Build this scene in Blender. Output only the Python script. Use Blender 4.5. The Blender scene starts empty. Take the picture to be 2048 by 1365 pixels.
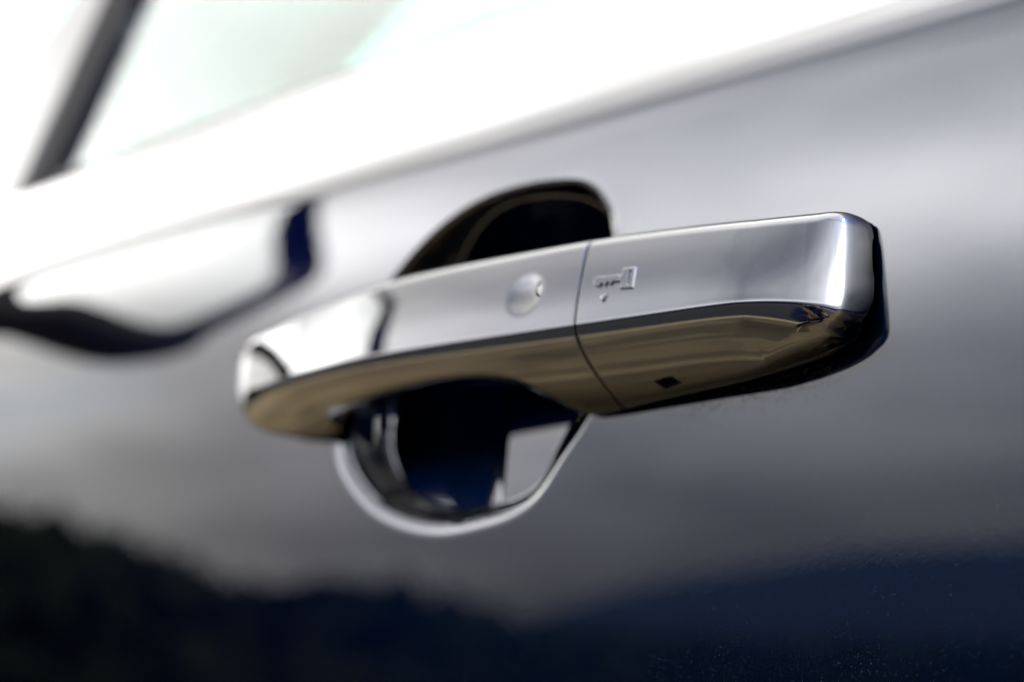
import bpy, bmesh, math, random
import numpy as np
from mathutils import Vector, Matrix

# ------------------------------------------------------------------ camera, world, sun, exposure
SC = bpy.context.scene
COL = SC.collection
HZ = 0.95                                  # height of the door handle above the ground
cd = bpy.data.cameras.new("camera"); cam = bpy.data.objects.new("camera", cd); COL.objects.link(cam)
SC.camera = cam
PITCH, YAW = math.radians(12.74), math.radians(51.0)
FWD = Vector((-math.cos(YAW) * math.cos(PITCH), math.sin(YAW) * math.cos(PITCH), math.sin(PITCH)))
RIGHT = FWD.cross(Vector((0, 0, 1))).normalized(); UP = RIGHT.cross(FWD)
CAM = Vector((0, -0.045, HZ)) - 0.34 * FWD
M = Matrix.Identity(4)
for i in range(3):
    M[i][0], M[i][1], M[i][2], M[i][3] = RIGHT[i], UP[i], -FWD[i], CAM[i]
cam.matrix_world = M
cd.lens = 50; cd.sensor_width = 36; cd.clip_start = 0.01; cd.clip_end = 3000
cd.dof.use_dof = True; cd.dof.focus_distance = 0.325; cd.dof.aperture_fstop = 4.4; cd.dof.aperture_blades = 9

SUN = Vector((0.75, 0.07, 0.62)).normalized()
s_el = math.asin(SUN.z); s_rot = math.atan2(SUN.x, SUN.y)
world = bpy.data.worlds.new("World"); SC.world = world; world.use_nodes = True
nt = world.node_tree; N = nt.nodes; L = nt.links; N.clear()
out = N.new('ShaderNodeOutputWorld'); bg = N.new('ShaderNodeBackground'); bg.inputs['Strength'].default_value = 0.1
sky = N.new('ShaderNodeTexSky'); sky.sky_type = 'NISHITA'; sky.sun_disc = False
sky.sun_elevation = s_el; sky.sun_rotation = s_rot; sky.air_density = 1.0; sky.dust_density = 1.2
tc = N.new('ShaderNodeTexCoord')
sep = N.new('ShaderNodeSeparateXYZ'); L.new(tc.outputs['Generated'], sep.inputs[0])
def wm(op, a, b=None, c=None, clamp=False):
    n = N.new('ShaderNodeMath'); n.operation = op; n.use_clamp = clamp
    for k, v in enumerate((a, b, c)):
        if v is None: continue
        if isinstance(v, (int, float)): n.inputs[k].default_value = v
        else: L.new(v, n.inputs[k])
    return n.outputs[0]
# clouds lie on a flat layer: the view direction is divided by its height
hz = wm('ADD', wm('MAXIMUM', sep.outputs[2], 0.0), 0.16)
px = wm('DIVIDE', sep.outputs[0], hz); py = wm('DIVIDE', sep.outputs[1], hz)
cmb = N.new('ShaderNodeCombineXYZ'); L.new(px, cmb.inputs[0]); L.new(py, cmb.inputs[1])
def noise(vec, scale, detail, rough, off):
    mp = N.new('ShaderNodeMapping'); mp.inputs['Location'].default_value = off
    L.new(vec, mp.inputs[0])
    n = N.new('ShaderNodeTexNoise'); n.inputs['Scale'].default_value = scale
    n.inputs['Detail'].default_value = detail; n.inputs['Roughness'].default_value = rough
    L.new(mp.outputs[0], n.inputs['Vector']); return n.outputs['Fac']
def ramp(fac, a, b, tree=None):
    n = N.new('ShaderNodeMapRange'); n.interpolation_type = 'SMOOTHSTEP'
    n.inputs['From Min'].default_value = a; n.inputs['From Max'].default_value = b
    L.new(fac, n.inputs['Value']); return n.outputs['Result']
CL1, CL2 = (3.1, 1.7, 0.0), (2.3, 5.1, 0.0)
cover = ramp(noise(cmb.outputs[0], 0.55, 7, 0.55, CL1), 0.24, 0.44)
shade = noise(cmb.outputs[0], 1.3, 6, 0.55, CL2)
dotn = N.new('ShaderNodeVectorMath'); dotn.operation = 'DOT_PRODUCT'
L.new(tc.outputs['Generated'], dotn.inputs[0]); dotn.inputs[1].default_value = SUN
glow = wm('POWER', wm('MAXIMUM', dotn.outputs['Value'], 0.0), 3.0)
# an overcast layer is darkest near the horizon and brightest overhead and round the sun
er = N.new('ShaderNodeValToRGB'); er.color_ramp.interpolation = 'EASE'
el_tab = [(0.0, .02), (.10, .15), (.25, .47), (.38, 2.0), (.50, 1.10), (.65, .62), (.84, 1.0), (1.0, 1.7)]
while len(er.color_ramp.elements) < len(el_tab): er.color_ramp.elements.new(0.5)
for e_, (p_, v_) in zip(er.color_ramp.elements, el_tab): e_.position = p_
for e_, (p_, v_) in zip(er.color_ramp.elements, el_tab): e_.color = (v_, v_, v_, 1)
L.new(wm('MAXIMUM', sep.outputs[2], 0.0), er.inputs[0])
elev = wm('MULTIPLY', wm('ADD', er.outputs[0], wm('MULTIPLY', wm('POWER', wm('ABSOLUTE', sep.outputs[0]), 4.0), 0.32)), wm('ADD', 0.80, wm('MULTIPLY', wm('POWER', wm('ABSOLUTE', sep.outputs[0]), 2.0), 0.42)))
lum = wm('MULTIPLY', wm('ADD', wm('MULTIPLY', glow, 7.5), wm('ADD', wm('MULTIPLY', ramp(shade, 0.28, 0.72), 6.0), 7.4)), elev)
ccol = N.new('ShaderNodeVectorMath'); ccol.operation = 'SCALE'; ccol.inputs[0].default_value = (1.0, 0.985, 0.97)
L.new(lum, ccol.inputs['Scale'])
mix = N.new('ShaderNodeMixRGB'); L.new(cover, mix.inputs[0]); L.new(sky.outputs[0], mix.inputs[1]); L.new(ccol.outputs[0], mix.inputs[2])
L.new(mix.outputs[0], bg.inputs['Color']); L.new(bg.outputs[0], out.inputs[0])

sd = bpy.data.lights.new("sun", 'SUN'); sd.energy = 3.0; sd.angle = math.radians(0.5); sd.color = (1.0, 0.95, 0.87)
so = bpy.data.objects.new("sun", sd); COL.objects.link(so)
so.rotation_euler = SUN.to_track_quat('Z', 'Y').to_euler(); so.location = (0, -3, 8)
SC.view_settings.view_transform = 'Standard'; SC.view_settings.look = 'None'
SC.view_settings.exposure = 3.0; SC.view_settings.gamma = 1.0
SC.cycles.use_denoising = True; SC.cycles.max_bounces = 10; SC.cycles.sample_clamp_indirect = 20

# ------------------------------------------------------------------ helpers
def mat(name, color, rough=0.5, metal=0.0, coat=0.0, spec=0.5, trans=0.0, ior=1.45):
    m = bpy.data.materials.new(name); m.use_nodes = True
    b = m.node_tree.nodes['Principled BSDF']
    b.inputs['Base Color'].default_value = (*color, 1); b.inputs['Roughness'].default_value = rough
    b.inputs['Metallic'].default_value = metal; b.inputs['Coat Weight'].default_value = coat
    b.inputs['Coat Roughness'].default_value = 0.0; b.inputs['IOR'].default_value = ior
    b.inputs['Specular IOR Level'].default_value = spec; b.inputs['Transmission Weight'].default_value = trans
    return m

def add_noise_bump(m, scale, strength, dist, detail=4):
    nt = m.node_tree; b = nt.nodes['Principled BSDF']
    t = nt.nodes.new('ShaderNodeTexCoord'); n = nt.nodes.new('ShaderNodeTexNoise')
    n.inputs['Scale'].default_value = scale; n.inputs['Detail'].default_value = detail
    u = nt.nodes.new('ShaderNodeBump'); u.inputs['Strength'].default_value = strength; u.inputs['Distance'].default_value = dist
    nt.links.new(t.outputs['Object'], n.inputs['Vector']); nt.links.new(n.outputs['Fac'], u.inputs['Height'])
    nt.links.new(u.outputs['Normal'], b.inputs['Normal'])

def paint(name, dust=1.0, film=False):
    """navy metallic base under a clear coat, with settled dust specks"""
    m = mat(name, (0.0005, 0.0024, 0.0088), 0.32, 1.0, 1.0)
    nt = m.node_tree; b = nt.nodes['Principled BSDF']; nd = nt.nodes; lk = nt.links
    b.inputs['Coat IOR'].default_value = 1.5; b.inputs['Specular Tint'].default_value = (0.02, 0.05, 0.09, 1)
    t = nd.new('ShaderNodeTexCoord')
    # flakes: tiny cells of slightly different tone in the base
    v = nd.new('ShaderNodeTexVoronoi'); v.inputs['Scale'].default_value = 5200; lk.new(t.outputs['Object'], v.inputs['Vector'])
    fr = nd.new('ShaderNodeMapRange'); fr.inputs['From Min'].default_value = 0.0; fr.inputs['From Max'].default_value = 1.0
    fr.inputs['To Min'].default_value = 0.5; fr.inputs['To Max'].default_value = 1.6
    sp = nd.new('ShaderNodeSeparateColor'); lk.new(v.outputs['Color'], sp.inputs[0]); lk.new(sp.outputs[0], fr.inputs['Value'])
    sc = nd.new('ShaderNodeVectorMath'); sc.operation = 'SCALE'; sc.inputs[0].default_value = (0.0005, 0.0024, 0.0088)
    lk.new(fr.outputs[0], sc.inputs['Scale']); lk.new(sc.outputs[0], b.inputs['Base Color'])
    def M_(op, a, bb):
        n = nd.new('ShaderNodeMath'); n.operation = op
        for k, q in enumerate((a, bb)):
            if isinstance(q, (int, float)): n.inputs[k].default_value = q
            else: lk.new(q, n.inputs[k])
        return n.outputs[0]
    total = None
    for scale, rad, thr in ((1100, 0.11, 0.66), (2400, 0.15, 0.55), (320, 0.045, 0.88)):
        w = nd.new('ShaderNodeTexVoronoi'); w.inputs['Scale'].default_value = scale; lk.new(t.outputs['Object'], w.inputs['Vector'])
        s2 = nd.new('ShaderNodeSeparateColor'); lk.new(w.outputs['Color'], s2.inputs[0])
        k = M_('MULTIPLY', M_('LESS_THAN', w.outputs['Distance'], M_('MULTIPLY', s2.outputs[1], rad)), M_('GREATER_THAN', s2.outputs[0], thr))
        total = k if total is None else M_('MAXIMUM', total, k)
    nz = nd.new('ShaderNodeTexNoise'); nz.inputs['Scale'].default_value = 38; nz.inputs['Detail'].default_value = 4
    lk.new(t.outputs['Object'], nz.inputs['Vector'])
    dens = nd.new('ShaderNodeMapRange'); dens.inputs['From Min'].default_value = 0.38; dens.inputs['From Max'].default_value = 0.66
    lk.new(nz.outputs['Fac'], dens.inputs['Value'])
    fac = M_('MULTIPLY', M_('MULTIPLY', total, dens.outputs[0]), dust)
    pn = nd.new('ShaderNodeTexNoise'); pn.inputs['Scale'].default_value = 420; pn.inputs['Detail'].default_value = 2
    lk.new(t.outputs['Object'], pn.inputs['Vector'])
    pb = nd.new('ShaderNodeBump'); pb.inputs['Strength'].default_value = 1.0; pb.inputs['Distance'].default_value = 0.0000035
    lk.new(pn.outputs['Fac'], pb.inputs['Height']); lk.new(pb.outputs['Normal'], b.inputs['Coat Normal'])
    if film:
        # thin dirt washed out from under the end cap
        sx = nd.new('ShaderNodeSeparateXYZ'); lk.new(t.outputs['Object'], sx.inputs[0])
        def band(o, a0, a1, a2, a3):
            r1 = nd.new('ShaderNodeMapRange'); r1.inputs['From Min'].default_value = a0; r1.inputs['From Max'].default_value = a1; lk.new(o, r1.inputs['Value'])
            r2 = nd.new('ShaderNodeMapRange'); r2.inputs['From Min'].default_value = a3; r2.inputs['From Max'].default_value = a2; lk.new(o, r2.inputs['Value'])
            return M_('MULTIPLY', r1.outputs[0], r2.outputs[0])
        slope = M_('SUBTRACT', sx.outputs[2], M_('MULTIPLY', sx.outputs[0], 0.085))
        dn = nd.new('ShaderNodeTexNoise'); dn.inputs['Scale'].default_value = 620; dn.inputs['Detail'].default_value = 6; dn.inputs['Roughness'].default_value = .7
        lk.new(t.outputs['Object'], dn.inputs['Vector'])
        dr = nd.new('ShaderNodeMapRange'); dr.inputs['From Min'].default_value = 0.5; dr.inputs['From Max'].default_value = 0.68; lk.new(dn.outputs['Fac'], dr.inputs['Value'])
        ff = M_('MULTIPLY', M_('MULTIPLY', band(slope, HZ - .0215, HZ - .0140, HZ - .0115, HZ - .0095), band(sx.outputs[0], .010, .022, .055, .066)), dr.outputs[0])
        dirt = M_('MULTIPLY', ff, 0.55)
    d = nd.new('ShaderNodeBsdfDiffuse'); d.inputs['Color'].default_value = (0.10, 0.097, 0.09, 1)
    mx = nd.new('ShaderNodeMixShader'); lk.new(fac, mx.inputs[0]); lk.new(b.outputs[0], mx.inputs[1]); lk.new(d.outputs[0], mx.inputs[2])
    if film:
        d2 = nd.new('ShaderNodeBsdfDiffuse'); d2.inputs['Color'].default_value = (0.02, 0.017, 0.014, 1)
        m2 = nd.new('ShaderNodeMixShader'); lk.new(dirt, m2.inputs[0]); lk.new(mx.outputs[0], m2.inputs[1]); lk.new(d2.outputs[0], m2.inputs[2]); mx = m2
    lk.new(mx.outputs[0], nd['Material Output'].inputs['Surface'])
    return m

PAINT = paint("navy_metallic_paint", 0.55, True)
PAINT_H = paint("navy_metallic_paint_handle", 0.55)
RUBBER = mat("black_rubber", (0.005, 0.005, 0.006), 0.7, spec=.04); add_noise_bump(RUBBER, 900, 0.2, 0.0002)
GLOSSBLACK = mat("gloss_black_plastic", (0.002, 0.002, 0.004), 0.15)
DARKPL = mat("dark_grained_plastic", (0.004, 0.004, 0.006), 0.5, spec=.2); add_noise_bump(DARKPL, 1500, 0.3, 0.0002)
MIRROR = mat("mirror_silver", (0.90, 0.92, 0.91), 0.0, 1.0)
GLASS = mat("tinted_window_glass", (0.62, 0.78, 0.73), 0.0, trans=1.0, ior=1.5)
TRIM = mat("satin_aluminium_trim", (0.62, 0.62, 0.62), 0.28, 1.0); add_noise_bump(TRIM, 300, 0.05, 0.0002)
INTERIOR = mat("grey_cabin_blocker", (0.05, 0.05, 0.048), 0.9); add_noise_bump(INTERIOR, 500, 0.3, 0.0005)

def link(o, parent=None, **props):
    COL.objects.link(o)
    if parent is not None: o.parent = parent
    for k, v in props.items(): o[k] = v
    return o

def mesh_obj(name, verts, faces, m, parent=None, normals=None, smooth=True, **props):
    me = bpy.data.meshes.new(name); me.from_pydata([tuple(v) for v in verts], [], [tuple(f) for f in faces])
    me.materials.append(m)
    if smooth: me.polygons.foreach_set('use_smooth', [True] * len(me.polygons))
    me.update()
    if normals is not None: me.normals_split_custom_set_from_vertices([tuple(n) for n in normals])
    return link(bpy.data.objects.new(name, me), parent, **props)

def bm_obj(name, bm, m, parent=None, smooth=False, **props):
    bmesh.ops.recalc_face_normals(bm, faces=bm.faces)
    me = bpy.data.meshes.new(name); bm.to_mesh(me); bm.free(); me.materials.append(m)
    if smooth: me.polygons.foreach_set('use_smooth', [True] * len(me.polygons))
    return link(bpy.data.objects.new(name, me), parent, **props)

def grid_faces(nx, ny, keep=None):
    i, j = np.meshgrid(np.arange(nx - 1), np.arange(ny - 1), indexing='ij')
    a = i * ny + j
    f = np.stack([a, a + ny, a + ny + 1, a + 1], -1)
    return f[keep] if keep is not None else f.reshape(-1, 4)

def compact(P, Nn, F):
    used, inv = np.unique(F, return_inverse=True)
    return P[used], Nn[used], inv.reshape(F.shape)

def grid_normals(P, flip=1):
    n = np.cross(np.gradient(P, axis=0), np.gradient(P, axis=1))
    n /= np.linalg.norm(n, axis=2, keepdims=True) + 1e-15
    return n * flip

def catmull(pts, per=24, closed=True):
    p = np.array(pts, float); n = len(p); res = []
    for i in range(n if closed else n - 1):
        g = lambda k: p[k % n] if closed else p[min(max(k, 0), n - 1)]
        p0, p1, p2, p3 = g(i - 1), g(i), g(i + 1), g(i + 2)
        # centripetal weights keep the outline even
        t1 = np.linalg.norm(p1 - p0) ** .5 + 1e-9; t2 = t1 + np.linalg.norm(p2 - p1) ** .5 + 1e-9; t3 = t2 + np.linalg.norm(p3 - p2) ** .5 + 1e-9
        for t in np.linspace(t1, t2, per, endpoint=False):
            a1 = (t1 - t) / t1 * p0 + t / t1 * p1; a2 = (t2 - t) / (t2 - t1) * p1 + (t - t1) / (t2 - t1) * p2
            a3 = (t3 - t) / (t3 - t2) * p2 + (t - t2) / (t3 - t2) * p3
            b1 = (t2 - t) / t2 * a1 + t / t2 * a2; b2 = (t3 - t) / (t3 - t1) * a2 + (t - t1) / (t3 - t1) * a3
            res.append((t2 - t) / (t2 - t1) * b1 + (t - t1) / (t2 - t1) * b2)
    return np.array(res)

def spline(x, y):
    """natural cubic spline"""
    x = np.array(x, float); y = np.array(y, float); n = len(x); h = np.diff(x)
    A = np.eye(n); r = np.zeros(n)
    for i in range(1, n - 1):
        A[i, i - 1], A[i, i], A[i, i + 1] = h[i - 1], 2 * (h[i - 1] + h[i]), h[i]
        r[i] = 3 * ((y[i + 1] - y[i]) / h[i] - (y[i] - y[i - 1]) / h[i - 1])
    c = np.linalg.solve(A, r); b = np.diff(y) / h - h * (2 * c[:-1] + c[1:]) / 3; d = np.diff(c) / (3 * h)
    def f(q):
        q = np.asarray(q, float); k = np.clip(np.searchsorted(x, q) - 1, 0, n - 2); t = q - x[k]
        t = np.clip(t, -0.002, None)
        return y[k] + b[k] * t + c[k] * t * t + d[k] * t ** 3
    return f

def signed_dist(X, Z, poly):
    """distance to a closed outline, positive inside"""
    sh = X.shape; q = np.stack([X.ravel(), Z.ravel()], 1); out_ = np.empty(len(q))
    a = poly; b = np.roll(poly, -1, 0); e = b - a; ee = (e ** 2).sum(1) + 1e-18
    for s in range(0, len(q), 8000):
        w = q[s:s + 8000, None] - a[None]
        t = np.clip((w * e).sum(2) / ee, 0, 1)
        dd = ((w - t[..., None] * e) ** 2).sum(2).min(1) ** .5
        c1 = (a[None, :, 1] <= q[s:s + 8000, None, 1]) != (b[None, :, 1] <= q[s:s + 8000, None, 1])
        xs = a[:, 0] + (q[s:s + 8000, None, 1] - a[:, 1]) * e[:, 0] / (e[:, 1] + 1e-18)
        ins = ((c1 & (xs > q[s:s + 8000, None, 0])).sum(1) % 2) == 1
        out_[s:s + 8000] = np.where(ins, dd, -dd)
    return out_.reshape(sh)

def sstep(x, a, b):
    t = np.clip((x - a) / (b - a), 0, 1); return t * t * (3 - 2 * t)

def axis_samples(breaks):
    """breaks: list of (start, step) pairs, last entry (end, None)"""
    xs = []
    for (a, s), (b, _) in zip(breaks[:-1], breaks[1:]):
        n = max(1, int(round((b - a) / s))); xs += list(np.linspace(a, b, n, endpoint=False))
    xs.append(breaks[-1][0]); return np.array(xs)

# ------------------------------------------------------------------ the car
car = bpy.data.objects.new("car", None); car.location = (0, 0, 0)
link(car, label="dark navy car seen close up along its glossy front door and pull handle", category="car")

# door skin profile: tilt of the surface (degrees) against height
TZ = [-.60, -.30, -.10, -.03, .03, .064, .0715, .0775, .0805, .0825, .0845, .0880, .15, .20]
TT = [-8, -3, 0.2, 1.0, 2.3, 4.5, 7.5, 21, 25, 30, 34, 36, 36, 36]
zz = np.linspace(-.6, .2, 16001); tl = np.interp(zz, TZ, TT)
ker = np.ones(31) / 31; tl = np.convolve(np.pad(tl, 15, mode='edge'), ker, 'valid')
yy = np.cumsum(np.tan(np.radians(tl))) * (zz[1] - zz[0]); yy -= np.interp(0, zz, yy)
def skin_y(z): return np.interp(z, zz, yy)

BOWL = catmull([(-.1044, -.0083), (-.0997, -.018), (-.0867, -.0294), (-.0666, -.0358), (-.0497, -.0354), (-.0302, -.0306),
                (-.0198, -.0192), (-.0125, -.0105), (-.006, .002), (-.0018, .017), (-.0018, .029), (-.0037, .0386), (-.0056, .0454),
                (-.0122, .0535), (-.0262, .0573), (-.0485, .0572), (-.0661, .0515), (-.0823, .0403), (-.096, .0255), (-.105, .010)], 14)
xs = axis_samples([(-1.15, .02), (-.45, .008), (-.125, .0007), (.012, .003), (.13, .012), (.55, None)])
zs = axis_samples([(-.60, .02), (-.12, .004), (-.050, .0006), (.068, .0008), (.1455, None)])
X, Z = np.meshgrid(xs, zs, indexing='ij')
Y = skin_y(Z)
near = (X > -.13) & (X < .02) & (Z > -.055) & (Z < .07)
D = np.full(X.shape, -.05); D[near] = signed_dist(X[near], Z[near], BOWL)
def bowl_depth(X, Z, D):
    t = np.linspace(0, .06, 1201); st = t[1] - t[0]
    cs = lambda k, v: np.cumsum(np.interp(t, k, v)) * st
    g_low = cs([0, .0048, .0056, .06], [0, .62, 3.6, 3.6])             # rolled lower lip, steep wall
    g_top = cs([0, .0016, .06], [0, 4.2, 4.2])                        # tight upper lip
    g_rgt = cs([0, .0030, .06], [0, 1.05, 1.05])                      # gentler wall towards the rear
    ang = np.degrees(np.arctan2(Z - .012, X + .052))
    wt = sstep(ang, 25, 60) * (1 - sstep(ang, 172, 180))
    wr = np.clip((1 - np.abs(ang + 24) / 56) * 1.5, 0, 1); wr = wr * wr * (3 - 2 * wr)
    low = (1 - wr) * np.interp(D + .0042 - .0012 * wr, t, g_low) + wr * np.interp(D + .0030, t, g_rgt)
    wall = (1 - wt) * low + wt * np.interp(D + .0012, t, g_top)
    # floor: a shallow rear shelf that drops into the deep scoop
    floor = np.interp(X, [-.2, -.0535, -.0500, -.0455, -.010], [.0190, .0188, .0160, .0094, .0062])
    floor = floor + .06 * (Z + .010) * (X > -.0475)
    wz = sstep(Z, .004, .016); floor = floor * (1 - wz) + (.0190 + .0095 * sstep(Z, .004, .034)) * wz
    floor = floor + (.12 * Z - np.where(Z > 0, 9.5, 4.0) * Z * Z) * np.maximum(sstep(-X, .0455, .0530), wz)
    k = .0002
    m = -k * np.logaddexp(-wall / k, -floor / k)
    return np.where(wall < .0012, wall, np.maximum(m, 0))
Y = Y + bowl_depth(X, Z, D)
P = np.stack([X, Y, Z + HZ], -1)
# smooth the sheet near the bowl a little
for _ in range(1):
    Yc = P[..., 1]; A = Yc.copy(); A[1:-1, 1:-1] = (Yc[1:-1, 1:-1] * 2 + Yc[2:, 1:-1] + Yc[:-2, 1:-1] + Yc[1:-1, 2:] + Yc[1:-1, :-2]) / 6
    P[..., 1] = np.where(near & (D > -.008), A, Yc)
NN = grid_normals(P, 1)
if NN[0, 0, 1] > 0: NN = -NN
nx, ny = X.shape
Dc = .25 * (D[1:, 1:] + D[:-1, 1:] + D[1:, :-1] + D[:-1, :-1])
Pf, Nf = P.reshape(-1, 3), NN.reshape(-1, 3)
v, n, f = compact(Pf, Nf, grid_faces(nx, ny, Dc <= -.001))
door = mesh_obj("door_panel", v, f, PAINT, car, n)
v, n, f = compact(Pf, Nf, grid_faces(nx, ny, Dc > -.001))
recess = mesh_obj("handle_recess", v, f, PAINT, car, n, label="deep oval finger recess pressed into the door behind the handle")

# ------------------------------------------------------------------ the handle
ridge_h = spline([-.1435, -.139, -.134, -.127, -.118, -.108, -.095, -.08, -.05, -.02, .004, .030, .044, .049, .0555, .062, .067, .0705, .0734, .0745],
                 [.0092, .0112, .0132, .0153, .0178, .0200, .0218, .0235, .0254, .0260, .0255, .0243, .0236, .0229, .0209, .0184, .0156, .0117, .0060, .0042])
ridge_z = spline([-.145, -.12, -.10, -.06, -.02, .004, .045, .06, .078], [.0090, .0080, .0085, .0087, .0075, .0069, .0061, .0051, .0012])
OUTL = catmull([(-.1435, .0150), (-.1428, .0200), (-.1395, .0240), (-.132, .0258), (-.120, .0266), (-.110, .0280), (-.100, .0298), (-.090, .0314), (-.080, .0326), (-.070, .0332),
                (-.055, .0332), (-.04, .0329), (-.02, .0323), (.004, .0316), (.020, .0307), (.035, .0295), (.0485, .0283), (.058, .0279), (.0655, .0278), (.0702, .0275), (.0725, .0260),
                (.0733, .0220), (.0733, .0125), (.0730, .0062), (.0714, .0012), (.0684, -.0026), (.0634, -.0052), (.0558, -.0071), (.0450, -.0088), (.030, -.0097), (.012, -.0107),
                (-.002, -.0116), (-.0075, -.0114), (-.0115, -.0096), (-.016, -.0062), (-.021, -.0034), (-.030, -.0012), (-.045, -.0002), (-.060, -.0002), (-.075, -.0010),
                (-.087, -.0024), (-.094, -.0044), (-.0985, -.0066), (-.104, -.0078), (-.112, -.0077), (-.122, -.0062), (-.130, -.0042), (-.137, -.0005), (-.1413, .0045), (-.1432, .0095)], 16)
iL, iR = int(np.argmin(OUTL[:, 0])), int(np.argmax(OUTL[:, 0]))
roll = np.roll(OUTL, -iL, 0); kR = (iR - iL) % len(OUTL)
top_chain, bot_chain = roll[:kR + 1], np.vstack([roll[kR:], roll[:1]])[::-1]
def chain(c):
    o = np.argsort(c[:, 0], kind='stable'); return lambda q: np.interp(q, c[o, 0], c[o, 1])
z_top, z_bot = chain(top_chain), chain(bot_chain)
SEAM_L, SEAM_R = .00372, .00442
DIMPLE = (-.0131, .0182, .0057)
def front(X, Z):
    h = ridge_h(X); u = Z - ridge_z(X); w = .5 * (1 + np.tanh(u / .0010))
    s = np.interp(X, [-.1435, -.12, -.10, .050, .063, .0734], [.30, .78, 1, 1, .74, .34])
    tipf = sstep(X, -.138, -.085)
    drop = w * ((-.08 + .24 * tipf) * u + (6.0 - .5 * tipf) * u * u) + (1 - w) * (-.26 * u + 49 * u * u)
    h = h - drop * s
    d = signed_dist(X, Z, OUTL)
    r = .0016 + .0019 * sstep(u, .002, .018) * (1 - sstep(X, .064, .072))
    r = r + .0015 * (1 - sstep(X, -.140, -.128)) + .0020 * sstep(X, .066, .072) + .0060 * sstep(X, .045, .068) * (1 - sstep(u, -.006, .000))
    t = np.clip((r - d) / r, 0, 1)
    h = h - r * (1 - np.sqrt(np.maximum(1 - t * t, 0)))
    # small radius on both sides of the seam
    rs = .0004
    ds = np.where(X < (SEAM_L + SEAM_R) / 2, SEAM_L - X, X - SEAM_R)
    t = np.clip((rs - ds) / rs, 0, 1)
    h = h - rs * (1 - np.sqrt(np.maximum(1 - t * t, 0)))
    # round thumb dimple
    q = np.hypot(X - DIMPLE[0], (Z - DIMPLE[1]) * 1.0) / DIMPLE[2]
    bowl = .0009 * (1 - np.clip(q, 0, 1) ** 2)
    k = .00013
    h = h - np.where(q < 1.15, k * np.log1p(np.exp(np.clip((.0009 * (1 - q * q)) / k, -40, 40))), 0)
    return h, q

def cluster(a, b, n, left=True, right=True):
    t = np.linspace(0, 1, n)
    if left and right: t = .5 - .5 * np.cos(math.pi * t)
    elif right: t = np.sin(t * math.pi / 2)
    elif left: t = 1 - np.cos(t * math.pi / 2)
    return a + (b - a) * t

def shell(name, xst, nrow, mt, parent, back_fn, base_fn, seam_side, cuts=None, **props):
    """closed loft: shaped front sheet, skirt running back to the door, flat back sheet"""
    t = .5 - .5 * np.cos(math.pi * np.linspace(0, 1, nrow)); t = .35 * np.linspace(0, 1, nrow) + .65 * t
    zb, zt = z_bot(xst), z_top(xst)
    X = np.repeat(xst[:, None], nrow, 1); Z = zb[:, None] + (zt - zb)[:, None] * t[None]
    h, q = front(X, Z)
    P = np.stack([X, -h, Z + HZ], -1); NN = grid_normals(P)
    if NN[len(xst) // 2, nrow // 2, 1] > 0: NN = -NN
    nx = len(xst)
    keep = np.ones((nx - 1, nrow - 1), bool); Xc = X[:-1, :-1]; Zc = Z[:-1, :-1]
    extra = {}
    if cuts:
        for key, fn in cuts.items():
            msk = fn(.25 * (X[1:, 1:] + X[:-1, 1:] + X[1:, :-1] + X[:-1, :-1]), .25 * (Z[1:, 1:] + Z[:-1, 1:] + Z[1:, :-1] + Z[:-1, :-1]))
            keep &= ~msk; extra[key] = msk
    V = [P.reshape(-1, 3)]; Nv = [NN.reshape(-1, 3)]; F = [grid_faces(nx, nrow, keep)]
    # boundary loop (top row, free end column, bottom row)
    idx = lambda i, j: i * nrow + j
    loop = [idx(i, 0) for i in range(nx)] + [idx(nx - 1, j) for j in range(1, nrow)] + [idx(i, nrow - 1) for i in range(nx - 2, -1, -1)] + [idx(0, j) for j in range(nrow - 2, 0, -1)]
    B = V[0][loop]; n = len(loop)
    # outward direction in the door plane
    T = np.roll(B, -1, 0) - np.roll(B, 1, 0); O = np.stack([T[:, 2], np.zeros(n), -T[:, 0]], 1)
    O /= np.linalg.norm(O, axis=1, keepdims=True) + 1e-12
    cen = B.mean(0)
    if ((B - cen) * O).sum() < 0: O = -O
    yb = back_fn(B[:, 0]); base = base_fn(B)
    rings = [B]; nr = [O]
    for s in (.25, .5, .75, 1.0):
        Rg = B.copy(); Rg[:, 1] = B[:, 1] * (1 - s) + yb * s
        Rg[:, 0] += (base[:, 0] - B[:, 0]) * s ** 1.5; Rg[:, 2] += (base[:, 2] - B[:, 2]) * s ** 1.5
        rings.append(Rg); nr.append(O)
    off = len(V[0])
    V.append(np.vstack(rings)); Nv.append(np.vstack(nr))
    for r in range(len(rings) - 1):
        a = off + r * n + np.arange(n); b = off + r * n + (np.arange(n) + 1) % n
        F.append(np.stack([a, b, b + n, a + n], 1))
    # back sheet
    Pb = np.stack([X, np.repeat(back_fn(xst)[:, None], nrow, 1), Z + HZ], -1)
    off2 = off + len(rings) * n
    V.append(Pb.reshape(-1, 3)); Nv.append(np.tile([0, 1, 0], (nx * nrow, 1)))
    F.append(grid_faces(nx, nrow)[:, ::-1] + off2)
    V = np.vstack(V); Nv = np.vstack(Nv); F = np.vstack(F)
    vv, nn, ff = compact(V, Nv, F)
    o = mesh_obj(name, vv, ff, mt, parent, nn, **props)
    return o, P, NN, extra, nrow

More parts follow.
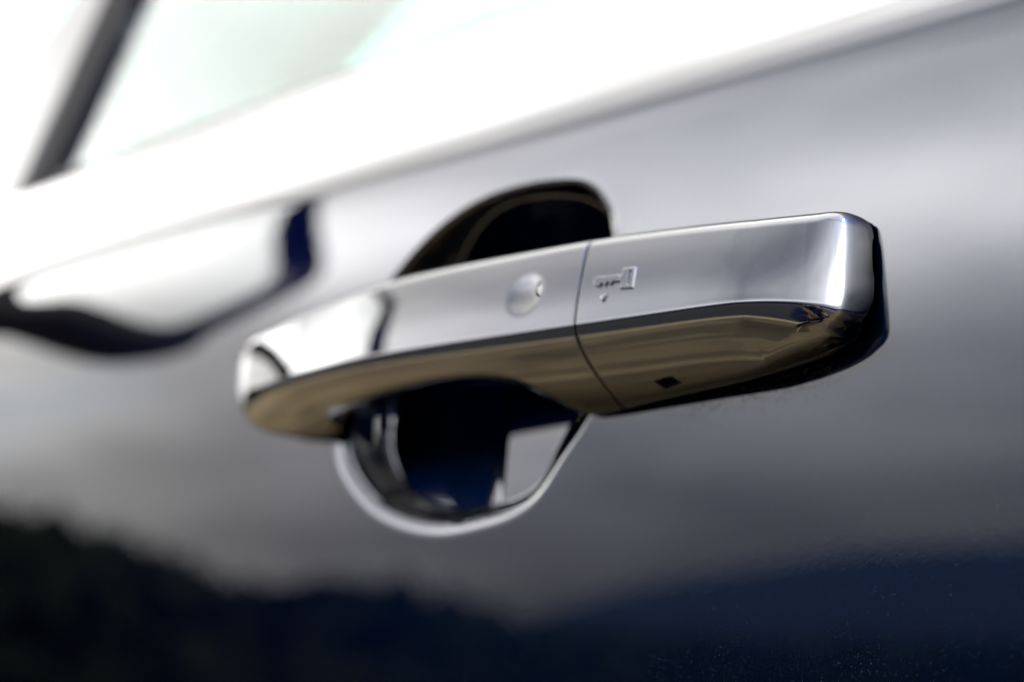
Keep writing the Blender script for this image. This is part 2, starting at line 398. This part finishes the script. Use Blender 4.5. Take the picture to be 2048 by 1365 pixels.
def back_grip(x): return -.0145 + .0175 * (1 - sstep(x, -.1010, -.094)) + .0175 * sstep(x, -.018, -.008)
def base_grip(B):
    c = B.copy(); up = .0022 + .0065 * sstep(B[:, 0], -.093, -.084) * (1 - sstep(B[:, 0], -.030, -.016)); c[:, 2] = np.where(B[:, 2] < HZ + .006, B[:, 2] + up, B[:, 2] - .002); return c
def base_cap(B):
    c = B.copy(); c[:, 2] = np.where(B[:, 2] < HZ + .006, B[:, 2] + .0012, B[:, 2]); c[:, 2] = np.where(B[:, 0] > .056, B[:, 2] + (c[:, 2] - B[:, 2]) * (1 - sstep(B[:, 0], .056, .072)), c[:, 2]); c[:, 0] = np.where(B[:, 0] > .06, B[:, 0] - .0006, B[:, 0]); return c

dimple_cut = {'lock_touch_dimple': lambda a, b: np.hypot(a - DIMPLE[0], b - DIMPLE[1]) < DIMPLE[2] * .97}
handle, HP, HN, ex, nr_ = shell("door_handle", np.concatenate([cluster(-.1435, -.100, 110, True, False)[:-1], np.linspace(-.100, SEAM_L - .0012, 260)[:-1], cluster(SEAM_L - .0012, SEAM_L, 12, False, True)]),
                               170, PAINT_H, car, back_grip, base_grip, 'R', dimple_cut, label="long pull grip of the door handle, glossy navy, nearer the front of the car")

def patch(name, P, NN, msk, m, parent, **props):
    f = grid_faces(P.shape[0], P.shape[1], msk); v, n, ff = compact(P.reshape(-1, 3), NN.reshape(-1, 3), f)
    return mesh_obj(name, v, ff, m, parent, n, **props)
patch("lock_touch_dimple", HP, HN, ex['lock_touch_dimple'], PAINT_H, handle, label="round shallow dimple pressed into the grip beside the seam")

HOLE = [(.01843, -.0070), (.02409, -.00645), (.02567, -.00812), (.01986, -.00875)]
def in_hole(a, b):
    r = np.ones(a.shape, bool)
    for (x0, z0), (x1, z1) in zip(HOLE, HOLE[1:] + HOLE[:1]):
        r &= ((x1 - x0) * (b - z0) - (z1 - z0) * (a - x0)) < 0
    return r
xc = np.concatenate([cluster(SEAM_R, SEAM_R + .0012, 12, True, False)[:-1], np.linspace(SEAM_R + .0012, .060, 190)[:-1], cluster(.060, .0733, 90, False, True)])
cover, CP, CN, exc, _ = shell("lock_cover", xc, 190, PAINT_H, handle, lambda x: 0 * x + .0005, base_cap, 'L', {'hole': in_hole},
                              label="fixed end cap of the handle with a raised key symbol, behind the seam")
def surf(x, z, lift=0.0):
    h, _ = front(np.array([[x]]), np.array([[z]])); return np.array([x, -h[0, 0] - lift, z + HZ])
# small rectangular pry slot: four walls and a floor behind the opening
cc = np.mean(HOLE, 0); V = []; F = []
rim = []
for (x0, z0), (x1, z1) in zip(HOLE, HOLE[1:] + HOLE[:1]):
    for t in np.linspace(0, 1, 6, endpoint=False):
        q = np.array([x0 + (x1 - x0) * t, z0 + (z1 - z0) * t]); rim.append(cc + (q - cc) * 1.12)
nrm = Vector((0, .66, .75))
for lift in (.0002, .0035):
    for q in rim: V.append(surf(*q) + np.array(nrm) * lift)
n = len(rim)
for i in range(n): F.append((i, (i + 1) % n, n + (i + 1) % n, n + i))
F.append(tuple(range(n, 2 * n)))
mesh_obj("pry_slot", V, F, DARKPL, handle, smooth=False, label="small dark rectangular slot under the end cap")

# dark block added inside the gap so the seam looks black
def outline_block(name, poly, y_of, x_or_y, m, parent, **props): pass
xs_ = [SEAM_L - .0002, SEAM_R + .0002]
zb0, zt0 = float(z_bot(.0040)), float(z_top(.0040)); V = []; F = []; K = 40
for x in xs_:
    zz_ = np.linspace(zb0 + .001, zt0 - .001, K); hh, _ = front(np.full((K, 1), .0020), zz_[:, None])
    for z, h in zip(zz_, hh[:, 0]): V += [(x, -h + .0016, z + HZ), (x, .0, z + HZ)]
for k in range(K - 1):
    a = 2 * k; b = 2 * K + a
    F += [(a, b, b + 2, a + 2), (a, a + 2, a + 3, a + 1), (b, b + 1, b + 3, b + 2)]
mesh_obj("seam_dark_block", V, F, RUBBER, handle, smooth=False)

# rubber base under the end cap
GB = catmull([(-.0128, -.0090), (-.0120, -.0108), (-.006, -.0114), (.0015, -.0110), (.0169, -.0103), (.0315, -.0092), (.0455, -.0079), (.0560, -.0066), (.0640, -.0042),
              (.0692, -.0004), (.0723, .0050), (.0740, .0115), (.0741, .0215), (.0735, .0258), (.0712, .0278), (.0668, .0283), (.04, .0290), (.012, .0303), (-.004, .0308), (-.0100, .0300), (-.0128, .027)], 12)
bm = bmesh.new(); rows = []
for (off, y) in ((.0002, .0035), (.0004, -.0005), (.0002, -.0010), (-.0004, -.0014), (-.004, -.0015)):
    T = np.roll(GB, -1, 0) - np.roll(GB, 1, 0); O = np.stack([T[:, 1], -T[:, 0]], 1); O /= np.linalg.norm(O, axis=1, keepdims=True)
    if ((GB - GB.mean(0)) * O).sum() < 0: O = -O
    Q = GB + O * (off - .0013 - .0012 * (GB[:, :1] > .066))
    rows.append([bm.verts.new((q[0], y, q[1] + HZ)) for q in Q])
for r0, r1 in zip(rows, rows[1:]):
    for k in range(len(r0)): bm.faces.new((r0[k], r0[(k + 1) % len(r0)], r1[(k + 1) % len(r0)], r1[k]))
bm_obj("base_gasket", bm, GLOSSBLACK, handle, smooth=True, label="thin black gasket between the end cap and the door")

# raised key symbol and arrow, moulded proud of the cap
def emboss(name, poly, holes, height, rnd, parent, **props):
    mn, mx_ = poly.min(0) - .0004, poly.max(0) + .0004
    st = .00007
    gx = np.arange(mn[0], mx_[0], st); gz = np.arange(mn[1], mx_[1], st)
    X, Z = np.meshgrid(gx, gz, indexing='ij'); D = signed_dist(X, Z, poly)
    for hl in holes: D = np.minimum(D, -signed_dist(X, Z, hl))
    t = np.clip((D + .00012) / rnd, 0, 1); hgt = height * np.sqrt(np.maximum(1 - (1 - t) ** 2, 0))
    h, _ = front(X, Z); P = np.stack([X, -h - hgt + .00003, Z + HZ], -1); NN = grid_normals(P)
    if NN[0, 0, 1] > 0: NN = -NN
    Dm = np.maximum.reduce([D[1:, 1:], D[:-1, 1:], D[1:, :-1], D[:-1, :-1]])
    return patch(name, P, NN, Dm > -.00018, PAINT_H, parent, **props)
blade = catmull([(.00863, .01777), (.00873, .01846), (.00909, .0188), (.00961, .01894), (.01299, .01864), (.01643, .01835), (.01644, .01765), (.01634, .01664), (.01567, .01664), (.01479, .01682), (.0142, .01654),
                 (.01386, .0160), (.01356, .01655), (.01318, .01691), (.01267, .0167), (.01227, .01597), (.01186, .01653), (.01135, .01690), (.01088, .01659), (.01055, .01601), (.01003, .01643), (.00963, .0164), (.00898, .01701)], 5)
def rrect(c, r=.0004, n=5):
    c = np.array(c); res = []
    for i in range(4):
        p0, p1, p2 = c[i - 1], c[i], c[(i + 1) % 4]
        u = (p0 - p1) / np.linalg.norm(p0 - p1); v_ = (p2 - p1) / np.linalg.norm(p2 - p1)
        for t in np.linspace(0, 1, n): res.append(p1 + u * r * (1 - t) ** 2 + v_ * r * t ** 2)
    return np.array(res)
bow = rrect([(.01668, .02010), (.02040, .01985), (.02043, .01410), (.01668, .01450)])
slot = rrect([(.01862, .01918), (.01955, .01908), (.01968, .01540), (.01872, .01550)], .0003)
arrow = catmull([(.01140, .01395), (.01205, .01418), (.01290, .01400), (.01278, .01290), (.01225, .01190), (.01178, .01222), (.01142, .01310)], 5)
emboss("key_symbol", blade, [], .0007, .00045, handle, label="raised key blade symbol with teeth on the end cap")
emboss("key_bow_symbol", bow, [slot], .0006, .0005, handle, label="raised rectangular key bow symbol with a slot")
emboss("arrow_symbol", arrow, [], .0007, .0006, handle, label="small raised arrowhead below the key symbol")

# ------------------------------------------------------------------ waist moulding, windows, pillar
def sweep(name, prof, x0, x1, m, parent, nx=30, **props):
    """profile (y, z) swept along the car"""
    V = []; F = []; n = len(prof)
    for x in np.linspace(x0, x1, nx):
        for y, z in prof: V.append((x, y, z + HZ))
    for i in range(nx - 1):
        for k in range(n - 1): a = i * n + k; F.append((a, a + n, a + n + 1, a + 1))
    o = mesh_obj(name, V, F, m, parent, **props)
    bm = bmesh.new(); bm.from_mesh(o.data); bmesh.ops.recalc_face_normals(bm, faces=bm.faces); bm.to_mesh(o.data); bm.free(); return o
yb = float(skin_y(.1455))
prof = [(yb + .0010, .1450), (yb - .0002, .1453), (yb - .0002, .1464), (yb + .0030, .1466)]
sweep("waist_moulding", prof, -1.15, .55, PAINT, car, label="painted strip along the foot of the side windows")
def gl(x, z, d=0.0):  # point on the leaning side glass
    return (x, yb + .0005 + .25 * (z - .147) + d, z + HZ)
def slab(name, pts, th, m, parent, front_d=0.0, bev=0.0, **props):
    bm = bmesh.new(); a = [bm.verts.new(gl(x, z, front_d)) for x, z in pts]; b = [bm.verts.new(gl(x, z, front_d + th)) for x, z in pts]
    bm.faces.new(a); bm.faces.new(b[::-1])
    for i in range(len(pts)): j = (i + 1) % len(pts); bm.faces.new((a[i], b[i], b[j], a[j]))
    if bev:
        bmesh.ops.bevel(bm, geom=list(bm.edges), offset=bev, segments=3, affect='EDGES', profile=.6)
    return bm_obj(name, bm, m, parent, smooth=False, **props)
slab("side_window", [(-.374, .143), (.5, .143), (.5, .42), (-.300, .42)], .004, GLASS, car, .003, label="side window glass above the door handle")
slab("window_divider", [(-.379, .140), (-.360, .140), (-.3365, .240), (-.287, .42), (-.306, .42), (-.358, .2458)], .005, RUBBER, car, -.003, .001, label="black upright bar at the front edge of the side window")
slab("windscreen_pillar", [(-.56, .085), (-.3795, .140), (-.3595, .2458), (-.342, .312), (-.3928, .2576), (-.4326, .212), (-.475, .178)], .03, PAINT, car, -.003, .003, label="painted windscreen pillar ahead of the side window")

# dark panel added in the cabin to block the sky behind the glass
bm = bmesh.new()
pp = [(-.78, .08), (-.63, .08), (-.56, .335), (-.529, .352), (-.439, .402), (-.12, .59), (-.78, .59)]
a = [bm.verts.new((x, .35, z + HZ)) for x, z in pp]; b = [bm.verts.new((x, .40, z + HZ)) for x, z in pp]
bm.faces.new(a); bm.faces.new(b[::-1])
for i in range(len(pp)): j = (i + 1) % len(pp); bm.faces.new((a[i], b[i], b[j], a[j]))
bm_obj("cabin_blocker", bm, INTERIOR, car)

WGLASS = mat("green_tinted_windscreen", (0.10, 0.20, 0.175), 0.0, trans=1.0, ior=1.5)
bm = bmesh.new()
wq = [(-1.20, .10), (-1.20, 1.35), (-.25, 1.20), (-.25, .22)]
a = [bm.verts.new((x, y, HZ + .12 + .53 * (x + 1.2))) for x, y in wq]; b = [bm.verts.new((x, y, HZ + .125 + .53 * (x + 1.2))) for x, y in wq]
bm.faces.new(a); bm.faces.new(b[::-1])
for i in range(4): j = (i + 1) % 4; bm.faces.new((a[i], b[i], b[j], a[j]))
bm_obj("windscreen", bm, WGLASS, car)

# ------------------------------------------------------------------ side mirror, ahead of the frame, seen reflected in the door
MX = -.46
glass_o = catmull([(-.086, .120), (-.125, .129), (-.176, .125), (-.200, .131), (-.256, .168), (-.293, .204), (-.282, .238), (-.246, .295), (-.215, .330), (-.150, .335), (-.082, .310), (-.066, .18)], 8)
glass_o[:, 1] += .012; mc = glass_o.mean(0)
def ring(sc, x, dz=0.0, grow=0.0):
    q = mc + (glass_o - mc) * sc
    d = (glass_o - mc); d /= np.linalg.norm(d, axis=1, keepdims=True); q = q + d * (grow * np.where(glass_o[:, :1] < -.22, .62, 1.0) + (.018 * max(0, grow) / .017) * np.clip((glass_o[:, :1] + .26) / .18, 0, 1) * np.clip((.19 - glass_o[:, 1:]) / .05, 0, 1))
    return [(x, p[0], p[1] + HZ + dz) for p in q]
V = []; F = []; n = len(glass_o)
for r in (ring(1, MX - .012, 0, -.0005), ring(1, MX + .002, 0, .0005), ring(1, MX + .004, -.001, .004), ring(1, MX + .002, -.003, .011), ring(1, MX - .010, -.003, .016), ring(1, MX - .035, 0, .017), ring(1, MX - .065, 0, .008), ring(.93, MX - .09, 0), ring(.75, MX - .108, 0), ring(.45, MX - .118, 0), ring(.1, MX - .121, 0)): V += r
for k in range(10):
    for i in range(n): F.append((k * n + i, k * n + (i + 1) % n, (k + 1) * n + (i + 1) % n, (k + 1) * n + i))
F.append(tuple(range(10 * n, 11 * n)))
mir = mesh_obj("side_mirror", V, F, DARKPL, car, label="side mirror housing ahead of the frame, reflected in the door")
me = mir.data; bm = bmesh.new(); bm.from_mesh(me); bmesh.ops.recalc_face_normals(bm, faces=bm.faces); bm.to_mesh(me); bm.free()
# the glass is turned a little towards the driver
V = [(MX - .006 + .10 * (p[0] - mc[0]) , p[0], p[1] + HZ) for p in mc + (glass_o - mc) * .995]
# normal faces rearwards
mesh_obj("mirror_glass", V, [tuple(range(n))], MIRROR, mir, smooth=False)
bm = bmesh.new()
arm = [(-.44, -.02, .105), (-.44, -.02, .150), (-.52, -.02, .150), (-.52, -.02, .100), (-.475, -.10, .125), (-.475, -.10, .165), (-.53, -.10, .165), (-.53, -.10, .125)]
arm = [(x, y + (.07 if y > -.05 else 0), z) for x, y, z in arm]
vs = [bm.verts.new((x, y, z + HZ)) for x, y, z in arm]
for q in ((0, 1, 2, 3), (4, 5, 6, 7), (0, 1, 5, 4), (1, 2, 6, 5), (2, 3, 7, 6), (3, 0, 4, 7)): bm.faces.new([vs[k] for k in q])
bmesh.ops.bevel(bm, geom=list(bm.edges), offset=.006, segments=3, affect='EDGES')
bm_obj("mirror_arm", bm, GLOSSBLACK, mir)

# ------------------------------------------------------------------ surroundings that the paint reflects
GROUND = mat("brown_gravel", (0.20, 0.155, 0.10), 0.95)
nt = GROUND.node_tree; b = nt.nodes['Principled BSDF']
t = nt.nodes.new('ShaderNodeTexCoord'); nn = nt.nodes.new('ShaderNodeTexNoise'); nn.inputs['Scale'].default_value = 1.7; nn.inputs['Detail'].default_value = 9; nn.inputs['Roughness'].default_value = .65
rp = nt.nodes.new('ShaderNodeValToRGB'); rp.color_ramp.elements[0].position = .35; rp.color_ramp.elements[1].position = .68
rp.color_ramp.elements[0].color = (.082, .060, .031, 1); rp.color_ramp.elements[1].color = (.19, .145, .08, 1)
nt.links.new(t.outputs['Object'], nn.inputs['Vector']); nt.links.new(nn.outputs['Fac'], rp.inputs[0]); nt.links.new(rp.outputs[0], b.inputs['Base Color'])
gv = []; S = 900
mesh_obj("ground", [(-S, -S, 0), (S, -S, 0), (S, S, 0), (-S, S, 0)], [(0, 1, 2, 3)], GROUND, smooth=False, kind="structure")

LEAF = mat("dark_foliage", (0.007, 0.010, 0.004), 0.95, spec=.05)
rnd = random.Random(4)
def wood(name, spots, **props):
    """far wood: trunks and crowns of leaf clumps joined as one mass"""
    V = []; F = []
    def quad(c, s):
        a = Vector((rnd.gauss(0, 1), rnd.gauss(0, 1), rnd.gauss(0, 1))).normalized(); b_ = a.orthogonal().normalized(); c2 = a.cross(b_)
        k = len(V)
        for u, v_ in ((-1, -1), (1, -1), (1, 1), (-1, 1)): V.append(tuple(Vector(c) + b_ * u * s + c2 * v_ * s * .8))
        F.append((k, k + 1, k + 2, k + 3))
    for x, y, h in spots:
        k = len(V)
        for zt_, r in ((0, .05), (h * .7, .02)):
            for i in range(6): V.append((x + r * math.cos(i * 1.047), y + r * math.sin(i * 1.047), zt_))
        for i in range(6): F.append((k + i, k + (i + 1) % 6, k + 6 + (i + 1) % 6, k + 6 + i))
        w = h * .42
        for _ in range(420):
            th = rnd.random() * 6.283; q = rnd.random() ** .5; zz_ = rnd.random()
            rr = w * q * (1 - .75 * zz_ ** 2) ** .5
            quad((x + rr * math.cos(th), y + rr * math.sin(th), h * (.08 + .92 * zz_)), h * .10)
    return mesh_obj(name, V, F, LEAF, smooth=False, **props)
spots = []
def az_pt(az, dist):   # azimuth from straight ahead (-X) towards the open side (-Y)
    a = math.radians(az); return -dist * math.cos(a), -dist * math.sin(a)
for az in np.arange(8, 110, 1.0):
    el = np.interp(az, [8, 28, 33, 38, 42, 45, 50, 56, 70, 110], [6.6, 6.2, 4.8, 3.0, 3.5, 3.3, 2.0, 1.4, 1.2, 1.2])
    dist = 9.5 + rnd.uniform(-1, 1); x, y = az_pt(az + rnd.uniform(-.5, .5), dist)
    spots.append((x, y, dist * math.tan(math.radians(el)) * rnd.uniform(.85, 1.12) + .9))
wood("far_wood", spots, label="dark wood beyond the gravel on the open side of the car", category="wood", kind="stuff")

ASPHALT = mat("dark_asphalt", (0.020, 0.020, 0.020), 0.85); add_noise_bump(ASPHALT, 120, 0.5, 0.003)
KERB = mat("pale_stone_kerb", (0.33, 0.27, 0.17), 0.85); add_noise_bump(KERB, 40, 0.4, 0.003)
def box(name, lo, hi, m, **props):
    bm = bmesh.new(); bmesh.ops.create_cube(bm, size=1)
    for v in bm.verts:
        for k in range(3): v.co[k] = lo[k] + (v.co[k] + .5) * (hi[k] - lo[k])
    return bm_obj(name, bm, m, **props)
box("road", (-300, -7.5, .002), (300, -1.12, .006), ASPHALT, kind="structure")
box("verge_edging", (-300, -1.12, .000), (300, -1.00, .03), KERB, kind="structure")
# low dark backdrop ridge added to give the paint a navy reflection
BACKDROP = mat("navy_backdrop", (0.007, 0.011, 0.024), 0.95, spec=.1)
V = []; F = []; n = 90
for i in range(n):
    az = -60 + 300 * i / (n - 1); a = math.radians(az)
    el = float(np.interp(az, [40, 48, 64], [1.0, 1.2, 5.8])) + .5 * math.sin(i * .41) + .3 * math.sin(i * 1.13 + 1); d = 700
    V += [(-d * math.cos(a), -d * math.sin(a), -1), (-d * 1.15 * math.cos(a), -d * 1.15 * math.sin(a), d * 1.15 * math.tan(math.radians(el)))]
    if i: k = 2 * i; F.append((k - 2, k, k + 1, k - 1))
mesh_obj("dark_backdrop", V, F, BACKDROP, kind="structure")

# ------------------------------------------------------------------ the photographer, mirrored in the end cap
SKIN = mat("skin", (0.42, 0.24, 0.17), 0.5); JACKET = mat("navy_jacket_cloth", (0.012, 0.022, 0.075), 0.85); add_noise_bump(JACKET, 300, .4, .001)
JEANS = mat("dark_trousers", (0.02, 0.022, 0.03), 0.9); HAIR = mat("brown_hair", (0.03, 0.018, 0.01), 0.6); CAMB = mat("camera_black", (0.01, 0.01, 0.01), 0.45)
EYEW = mat("eye_white", (0.7, 0.7, 0.68), 0.2)
fh = Vector((FWD.x, FWD.y, 0)).normalized(); rh = Vector((RIGHT.x, RIGHT.y, 0)).normalized()
def W(r, f, z): return Vector((CAM.x, CAM.y, 0)) + rh * r + fh * f + Vector((0, 0, z))
person = bpy.data.objects.new("person", None); person.location = W(0, -.30, 0)
link(person, label="kneeling photographer in a navy jacket, mirrored in the handle's end cap", category="person")
def skin_body(name, chains, m, parent, sub=2):
    """chains of (position, radius); points shared by position are welded"""
    V = []; Rr = []; E = []; ids = {}
    def vid(p, r):
        k = tuple(round(c, 4) for c in p)
        if k not in ids: ids[k] = len(V); V.append(tuple(p)); Rr.append(r)
        return ids[k]
    for ch in chains:
        q = [vid(p, r) for p, r in ch]
        E += list(zip(q[:-1], q[1:]))
    me = bpy.data.meshes.new(name); me.from_pydata(V, E, []); me.materials.append(m)
    o = bpy.data.objects.new(name, me); link(o, None); o.parent = parent; o.matrix_parent_inverse = Matrix.Translation(-parent.location)
    bm = bmesh.new(); bm.from_mesh(me); bm.verts.layers.skin.verify(); bm.to_mesh(me); bm.free()
    sm = o.modifiers.new("skin", 'SKIN')
    for i, sv in enumerate(me.skin_vertices[0].data):
        sv.radius = (Rr[i], Rr[i]); sv.use_root = i == 0
    sm.use_smooth_shade = True
    ss = o.modifiers.new("sub", 'SUBSURF'); ss.levels = ss.render_levels = sub
    return o
hands = []
def hand(side, wr, palm, fwd, up):
    """palm and five separate fingers curling round the camera"""
    ch = [[(wr, .026), (wr.lerp(palm, .5), .026), (palm, .024)]]
    sidev = fwd.cross(up).normalized() * side
    for k, ln in enumerate((.070, .078, .073, .058)):
        root = palm + up * (.027 - .018 * k)
        a = root + fwd * ln * .45; b = a + (fwd * .6 + sidev * .8).normalized() * ln * .35; c = b + (sidev * 1.0 - fwd * .2).normalized() * ln * .28
        ch.append([(palm, .024), (root, .0115), (a, .0095), (b, .0085), (c, .0075)])
    t0 = wr.lerp(palm, .55); t1 = t0 + up * .035 + sidev * .02; t2 = t1 + fwd * .025 + sidev * .02
    ch.append([(wr.lerp(palm, .5), .026), (t1, .012), (t2, .009)])
    return ch
neck, head = W(0, -.25, .775), W(0, -.20, .84)
body = [[(W(0, -.40, .36), .13), (W(0, -.36, .48), .125), (W(0, -.31, .62), .14), (W(0, -.27, .72), .085), (neck, .058), (head, .062), (W(0, -.19, .90), .075)]]
for sgn in (-1, 1):
    sh, el = W(.18 * sgn, -.29, .70), W(.25 * sgn, -.20, .50); wr = W(.105 * sgn, -.085, .79) if sgn > 0 else W(-.06, -.06, .765)
    palm = W(.088 * sgn, -.06, .845) if sgn > 0 else W(-.030, -.045, .825)
    body.append([(W(0, -.31, .62), .14), (sh, .060), (sh.lerp(el, .5), .050), (el, .042), (el.lerp(wr, .4), .040), (wr, .026)])
    body += hand(-sgn, wr, palm, (fh if sgn > 0 else (fh + Vector((0, 0, .6)))).normalized(), Vector((0, 0, 1)) if sgn > 0 else rh)
body.append([(W(0, -.40, .36), .13), (W(.11, -.38, .33), .085), (W(.13, -.18, .18), .068), (W(.14, -.02, .065), .058), (W(.14, -.22, .06), .05), (W(.14, -.46, .05), .036), (W(.14, -.50, .02), .025)])
body.append([(W(0, -.40, .36), .13), (W(-.11, -.38, .33), .085), (W(-.15, -.20, .41), .068), (W(-.18, -.04, .46), .056), (W(-.18, -.08, .26), .05), (W(-.18, -.12, .07), .036), (W(-.18, .02, .03), .032)])
bodyo = skin_body("body", body, SKIN, person)
jk = [[(W(0, -.40, .38), .148), (W(0, -.36, .48), .142), (W(0, -.31, .62), .155), (W(0, -.27, .73), .095), (W(0, -.26, .755), .075)]]
for sgn in (-1, 1):
    sh, el = W(.18 * sgn, -.29, .70), W(.25 * sgn, -.20, .50); wr = W(.105 * sgn, -.085, .79) if sgn > 0 else W(-.06, -.06, .765)
    jk.append([(W(0, -.31, .62), .155), (sh, .074), (sh.lerp(el, .5), .062), (el, .055), (el.lerp(wr, .4), .052), (el.lerp(wr, .9), .038)])
skin_body("jacket", jk, JACKET, person)
tr = [[(W(0, -.40, .35), .145), (W(.11, -.38, .33), .098), (W(.13, -.18, .18), .080), (W(.14, -.02, .070), .066), (W(.14, -.22, .065), .060), (W(.14, -.42, .055), .046)],
      [(W(0, -.40, .35), .145), (W(-.11, -.38, .33), .098), (W(-.15, -.20, .41), .080), (W(-.18, -.04, .46), .068), (W(-.18, -.08, .26), .060), (W(-.18, -.115, .12), .048)]]
skin_body("trousers", tr, JEANS, person)
def ellipsoid(name, c, rad, m, parent, face=False, cut=None):
    bm = bmesh.new(); bmesh.ops.create_uvsphere(bm, u_segments=40, v_segments=28, radius=1)
    for v in bm.verts:
        x, y, z = v.co
        if face:    # brow, nose, mouth, chin, eye sockets
            k = max(0, y) ** 2
            y += k * (.30 * math.exp(-((x / .13) ** 2 + ((z + .12) / .20) ** 2)) + .08 * math.exp(-((x / .30) ** 2 + ((z + .55) / .10) ** 2)) + .10 * math.exp(-((x / .3) ** 2 + ((z + .80) / .12) ** 2))
                 - .12 * (math.exp(-(((x - .38) / .17) ** 2 + ((z - .08) / .10) ** 2)) + math.exp(-(((x + .38) / .17) ** 2 + ((z - .08) / .10) ** 2))))
            x *= 1 - .18 * max(0, -z)
        v.co = Vector(c) + rh * x * rad[0] + fh * y * rad[1] + Vector((0, 0, z * rad[2]))
    if cut: bmesh.ops.delete(bm, geom=[v for v in bm.verts if cut(v.co)], context='VERTS')
    o = bm_obj(name, bm, m, None, smooth=True); o.parent = parent; o.matrix_parent_inverse = Matrix.Translation(-parent.location); return o
hc = W(0, -.19, .895)
ellipsoid("head", hc, (.076, .096, .115), SKIN, person, face=True)
ellipsoid("hair", hc + Vector((0, 0, .012)) - fh * .006, (.082, .100, .115), HAIR, person, cut=lambda co: (co - hc).dot(fh) > .045 and (co - hc).z < .07 or (co - hc).z < -.045)
for sgn in (-1, 1):
    ellipsoid("ear", hc + rh * .077 * sgn - Vector((0, 0, .01)), (.008, .018, .030), SKIN, person)
    ellipsoid("eye", hc + rh * .030 * sgn + fh * .079 + Vector((0, 0, .009)), (.012, .011, .012), EYEW, person)
# camera held by the photographer, its lens at the viewpoint
camr = bpy.data.objects.new("photo_camera", None); camr.location = W(0, -.09, HZ - .11)
link(camr, label="black camera held at the photographer's eye, pointing at the handle", category="camera")
def cbox(name, c, sz, bev=.006):
    bm = bmesh.new(); bmesh.ops.create_cube(bm, size=1)
    bmesh.ops.scale(bm, vec=sz, verts=bm.verts); bmesh.ops.bevel(bm, geom=list(bm.edges), offset=bev, segments=3, affect='EDGES')
    for v in bm.verts: v.co = CAM + RIGHT * (v.co.x + c[0]) + FWD * (v.co.y + c[1]) + UP * (v.co.z + c[2])
    o = bm_obj(name, bm, CAMB, None, smooth=False); o.parent = camr; o.matrix_parent_inverse = Matrix.Translation(-camr.location); return o
cbox("camera_body", (0, -.078, 0), (.135, .040, .085)); cbox("viewfinder_hump", (0, -.078, .050), (.045, .045, .024), .005)
bm = bmesh.new(); rows = []
for y, r in ((-.060, .030), (-.058, .034), (-.030, .034), (-.028, .032), (-.012, .033), (-.008, .033), (-.008, .026), (-.020, .018), (-.022, .0)):
    rows.append([bm.verts.new(CAM + RIGHT * max(r, .0005) * math.cos(a_) + UP * max(r, .0005) * math.sin(a_) + FWD * y) for a_ in np.linspace(0, 2 * math.pi, 33)[:-1]])
for r0, r1 in zip(rows, rows[1:]):
    for k in range(32): bm.faces.new((r0[k], r0[(k + 1) % 32], r1[(k + 1) % 32], r1[k]))
o = bm_obj("lens_barrel", bm, CAMB, None, smooth=False); o.parent = camr; o.matrix_parent_inverse = Matrix.Translation(-camr.location)
